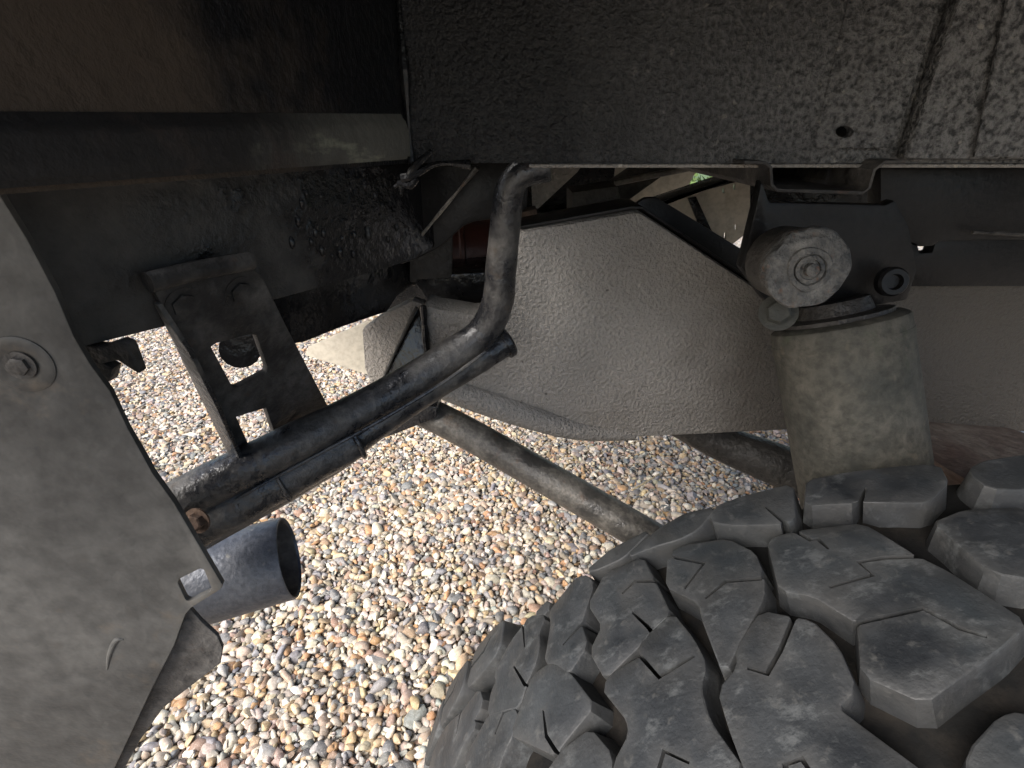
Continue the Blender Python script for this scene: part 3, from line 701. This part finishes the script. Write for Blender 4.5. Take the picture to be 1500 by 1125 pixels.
def tread_block(P, sipes=(), tilt=0):
    P = [(*p, 0) for p in P]
    if poly_area(P) < 0: P = P[::-1]
    # soften the corners, then break long sides so that they follow the curve of the tyre
    P2 = []
    for i in range(len(P)):
        a, b = Vector(P[i][:2]), Vector(P[(i + 1) % len(P)][:2]); k = max(1, int((b - a).length / .016))
        P2 += [(*(a + (b - a) * j / k), 0) for j in range(k)]
    P = P2
    Q = []
    n = len(P)
    for i in range(n):
        a, b, c = (Vector(P[(i + k) % n][:2]) for k in (-1, 0, 1))
        r = min(.0028, (a - b).length * .3, (c - b).length * .3)
        Q.append((*(b + (a - b).normalized() * r), 0)); Q.append((*(b + (c - b).normalized() * r), 0))
    P = Q
    for s_ in sipes: P = cut_sipe(P, s_)
    n = len(P)
    def off(d):
        out = []
        for i in range(n):
            b = Vector(P[i][:2])
            if P[i][2]: out.append(b); continue
            a, c = Vector(P[i - 1][:2]), Vector(P[(i + 1) % n][:2])
            e1 = (b - a); e2 = (c - b)
            if P[i - 1][2]: e1 = e2
            elif P[(i + 1) % n][2]: e2 = e1
            if e1.length < 1e-7 or e2.length < 1e-7: out.append(b); continue
            n1 = Vector((e1.y, -e1.x)).normalized(); n2 = Vector((e2.y, -e2.x)).normalized(); m = (n1 + n2)
            if m.length < .3: out.append(b); continue
            m.normalize(); out.append(b + m * d / max(m.dot(n1), .5))
        return out
    bm = bmesh.new(); rings = []; wl = bm.verts.layers.float.new('wear')
    for d, h in ((.0044, -DEPTH - .004), (.0022, -.0045), (.0018, -.0012), (.0015, -.0004), (.0008, 0)):
        rings.append([bm.verts.new((q.x, q.y, h)) for q in off(d)])
    for a, b in zip(rings, rings[1:]):
        for i in range(n): bm.faces.new((a[i], a[(i + 1) % n], b[(i + 1) % n], b[i]))
    tp = [Vector(v.co[:2]) for v in rings[-1]]; tq = [(v.x, v.y) for v in tp]
    lo_, hi_ = (min(p[0] for p in tq), min(p[1] for p in tq)), (max(p[0] for p in tq), max(p[1] for p in tq))
    for x in np.arange(lo_[0], hi_[0], .011):
        for y in np.arange(lo_[1], hi_[1], .014):
            if dist_in(x, y, tq) > .003: tp.append(Vector((x, y)))
    ov, oe, of, orv, _, _ = delaunay_2d_cdt(tp, [(i, (i + 1) % n) for i in range(n)], [], 1, 1e-6)
    mp = []
    for q, src in zip(ov, orv):
        k_ = next((i for i in src if i < n), None)
        mp.append(rings[-1][k_] if k_ is not None else bm.verts.new((q.x, q.y, 0)))
    for f_ in of:
        vs = [mp[i] for i in f_]
        if len(set(vs)) == 3 and bm.faces.get(vs) is None: bm.faces.new(vs)
    pos = []
    for v in bm.verts:
        s, vv, h = v.co
        rim_ = any(-.002 < w_.co.z < -.0002 for e_ in v.link_edges for w_ in e_.verts)
        v[wl] = .45 if h < -.01 else (1.0 if h < -.0002 else (.75 if rim_ else 0.0))
        wv = mnoise.noise(Vector((s * 45, vv * 45, 3))) * .0010
        pos.append(tyre_pt(s, vv, h + (wv if h > -.006 else 0) + tilt))
    for v, p_ in zip(bm.verts, pos): v.co = p_
    return finish(bm, 'tread_block', angle=30)
TB = [
 ([(1185,705),(1236,694),(1373,681),(1385,705),(1356,733),(1183,738)], [[(1262,736),(1269,714)]]),
 ([(1049,743),(1087,728),(1158,711),(1160,758),(1148,765),(1068,767),(1041,761)], [[(1148,765),(1120,742)]]),
 ([(969,772),(1004,752),(1046,744),(1020,775),(996,789),(959,799),(920,813)], []),
 ([(862,835),(895,804),(948,777),(932,796),(911,816),(873,833)], []),
 ([(1128,792),(1168,779),(1263,769),(1292,786),(1340,816),(1389,840),(1499,910),(1464,945),(1352,1024),(1267,986),(1261,912),(1193,869),(1145,862)],
  [[(1340,816),(1294,817),(1257,823),(1278,842),(1215,861)], [(1261,912),(1352,891),(1406,920),(1446,934)], [(1168,779),(1187,790),(1197,788),(1214,804)]]),
 ([(981,814),(1003,801),(1063,791),(1084,801),(1102,810),(1115,842),(1115,874),(1081,935),(1061,981),(1031,903),(1027,881),(978,857)],
  [[(1116,848),(1063,851),(1033,876)], [(982,815),(1031,826),(1003,862)]]),
 ([(864,885),(887,841),(940,819),(956,851),(978,899),(939,938),(887,990),(866,953),(884,915)], [[(956,851),(930,852),(912,870)], [(963,935),(948,917),(926,897)]]),
 ([(804,897),(809,910),(799,969),(813,970),(832,985),(857,945),(848,914),(867,858),(861,845),(844,848)], [[(848,916),(825,945)]]),
 ([(724,985),(749,940),(775,905),(797,902),(787,928),(789,942),(784,966),(771,998),(760,1033),(715,1046),(719,1012),(728,996)], [[(770,925),(768,948)], [(760,1000),(752,975)]]),
 ([(1117,898),(1162,908),(1187,912),(1224,949),(1248,1007),(1218,1036),(1270,1075),(1350,1135),(1300,1200),(1120,1190),(1085,1100),(1070,1060),(1056,1012),(1085,980),(1082,948)],
  [[(1162,908),(1143,952),(1124,988),(1095,980)], [(1165,1195),(1150,1120),(1175,1112),(1200,1150)]]),
 ([(983,901),(1012,937),(1031,974),(1022,1006),(1035,1056),(1056,1088),(1084,1127),(1031,1169),(896,1162),(900,1120),(924,1077),(921,1052),(884,1006),(903,985),(942,963),(937,944)],
  [[(942,963),(965,992),(1017,961)], [(955,1160),(972,1100),(1010,1118)]]),
 ([(781,990),(808,972),(832,988),(867,1034),(824,1086),(813,1102),(749,1073),(771,1017)], [[(813,1102),(800,1078),(796,1040)]]),
 ([(821,1104),(863,1072),(893,1108),(888,1150),(840,1190),(790,1150)], []),
 ([(681,1112),(716,1050),(756,1040),(749,1076),(738,1094),(727,1130),(690,1140)], [[(737,1052),(725,1075)]]),
 ([(647,1073),(675,1046),(700,1012),(705,1030),(691,1056),(695,1062),(677,1094),(664,1125),(650,1150),(628,1125)], [[(672,1055),(668,1075)]]),
 ([(783,900),(803,880),(800,896)], []),
 ([(1426,687),(1443,677),(1500,668),(1560,668),(1560,712),(1500,716),(1451,714),(1426,696)], []),
 ([(1371,767),(1414,749),(1500,745),(1590,800),(1560,850),(1500,845),(1455,838),(1397,786)], []),
 ([(1500,1048),(1470,1055),(1425,1105),(1420,1160),(1520,1230),(1640,1180),(1600,1090)], []),
]
traced = []; allb = []
for P, sip in TB:
    q = [tyre_sv(*p) for p in P]; traced.append(q)
    link('tread_block', tread_block(q, [[tyre_sv(*p) for p in s_] for s_ in sip]), 'rubber', tyre)
# the same interlocking pattern carried on round the tyre and to its outer shoulder
circ = 2 * math.pi * TR; NP = 44; pit = circ / NP
SH = [[(-.022, -.030), (-.010, -.036), (.016, -.030), (.024, -.012), (.020, .030), (.002, .034), (-.020, .030)],
      [(-.020, -.018), (-.004, -.042), (.014, -.040), (.020, -.014), (.012, .004), (.020, .026), (-.002, .040), (-.018, .028), (-.012, .006)],
      [(-.022, -.028), (.002, -.040), (.021, -.026), (.014, -.004), (.022, .018), (.004, .040), (-.016, .034), (-.021, .012), (-.013, -.008)]]
rows = [(.002, 0, .42, 0), (-.056, 1, 1, .5), (-.122, 2, 1, 0), (-.188, 1, -1, .5), (-.243, 0, -.6, 0)]
for k in range(NP):
    for v0, si, fl_, ph in rows:
        s = (k + ph) * pit - circ / 2
        shp = [(s + a + fl_ * b * .25, v0 + b * fl_ * (.8 if abs(fl_) == 1 else 1)) for a, b in SH[si]]
        clash = False
        for T in traced:
            if any(dist_poly(a, b, T) < .004 for a, b in shp) or any(inside(a, b, shp) for a, b in T): clash = True; break
        if clash: continue
        allb.append(shp)
        link('tread_block', tread_block(shp, [[((shp[0][0] + shp[-1][0]) / 2, (shp[0][1] + shp[-1][1]) / 2), (s, v0), (s + .008, v0 + .008)]]), 'rubber', tyre)
rm = lathe('rim', Vector((TX, TI, TZ)), Vector((0, 1, 0)), [(-.262, .22), (-.258, .224), (-.252, .212), (-.23, .20), (-.20, .192), (-.17, .12), (-.172, .06), (-.15, .055), (-.15, 0)], 'rim', car, 'pale steel wheel rim')
for k in range(5):
    a = 2 * math.pi * k / 5
    bolt('wheel_nut', Vector((TX + .085 * math.cos(a), TI - .172, TZ + .085 * math.sin(a))), Vector((0, -1, 0)), .010, 'washer', rm, h=.018)

# ------------------------------------------------------------------ small things on the ground and beyond the car
def ground_at(px, py, z=.02):
    d = ray(px, py); return EYE + d * ((z - H) / d.z)
st = tube('straw', [(ground_at(926, 718, .03), .0022), (ground_at(945, 707, .034), .0025), (ground_at(966, 694, .03), .0018)], 'twig', None, seg=8)
st['label'] = 'dry straw lying on the pebbles beside the steel link rod'; st['category'] = 'straw'
st2 = tube('straw', [(ground_at(914, 742, .03), .0016), (ground_at(917, 732, .033), .0018), (ground_at(922, 724, .03), .0014)], 'twig', None, seg=8)
st2['label'] = 'short broken straw end standing among the pebbles near the link rod'; st2['category'] = 'straw'
def hedge():
    n = 9000; V = []; Fc = []
    c = np.stack([rng.uniform(-7, 7, n), rng.uniform(8.0, 9.2, n), rng.uniform(.05, 2.0, n)], 1)
    c[:, 1] -= .25 * np.sin(c[:, 0] * 2.1) * np.sin(c[:, 2] * 3); 
    for i in range(n):
        d = rng.normal(size=3); d /= np.linalg.norm(d); e = np.cross(d, rng.normal(size=3)); e /= np.linalg.norm(e); L_ = rng.uniform(.05, .1)
        b = len(V); V += [c[i] - d * L_, c[i] + e * L_ * .45, c[i] + d * L_, c[i] - e * L_ * .45]; Fc.append((b, b + 1, b + 2, b + 3))
    me = bpy.data.meshes.new('hedge'); me.from_pydata([tuple(v) for v in V], [], Fc)
    hd_ = bpy.data.objects.new('hedge', None); C.objects.link(hd_); hd_.location = (0, 8.6, 0)
    hd_['label'] = 'leafy green hedge behind the lawn'; hd_['category'] = 'hedge'
    o = link('foliage', me, 'leaf', hd_); o['kind'] = 'stuff'
    for x in np.arange(-6.5, 7, 1.1):
        tube('stem', [(Vector((x, 8.6, 0)), .03), (Vector((x + .1, 8.55, .8)), .022), (Vector((x - .05, 8.65, 1.7)), .01)], 'twig', hd_, seg=8)
hedge()
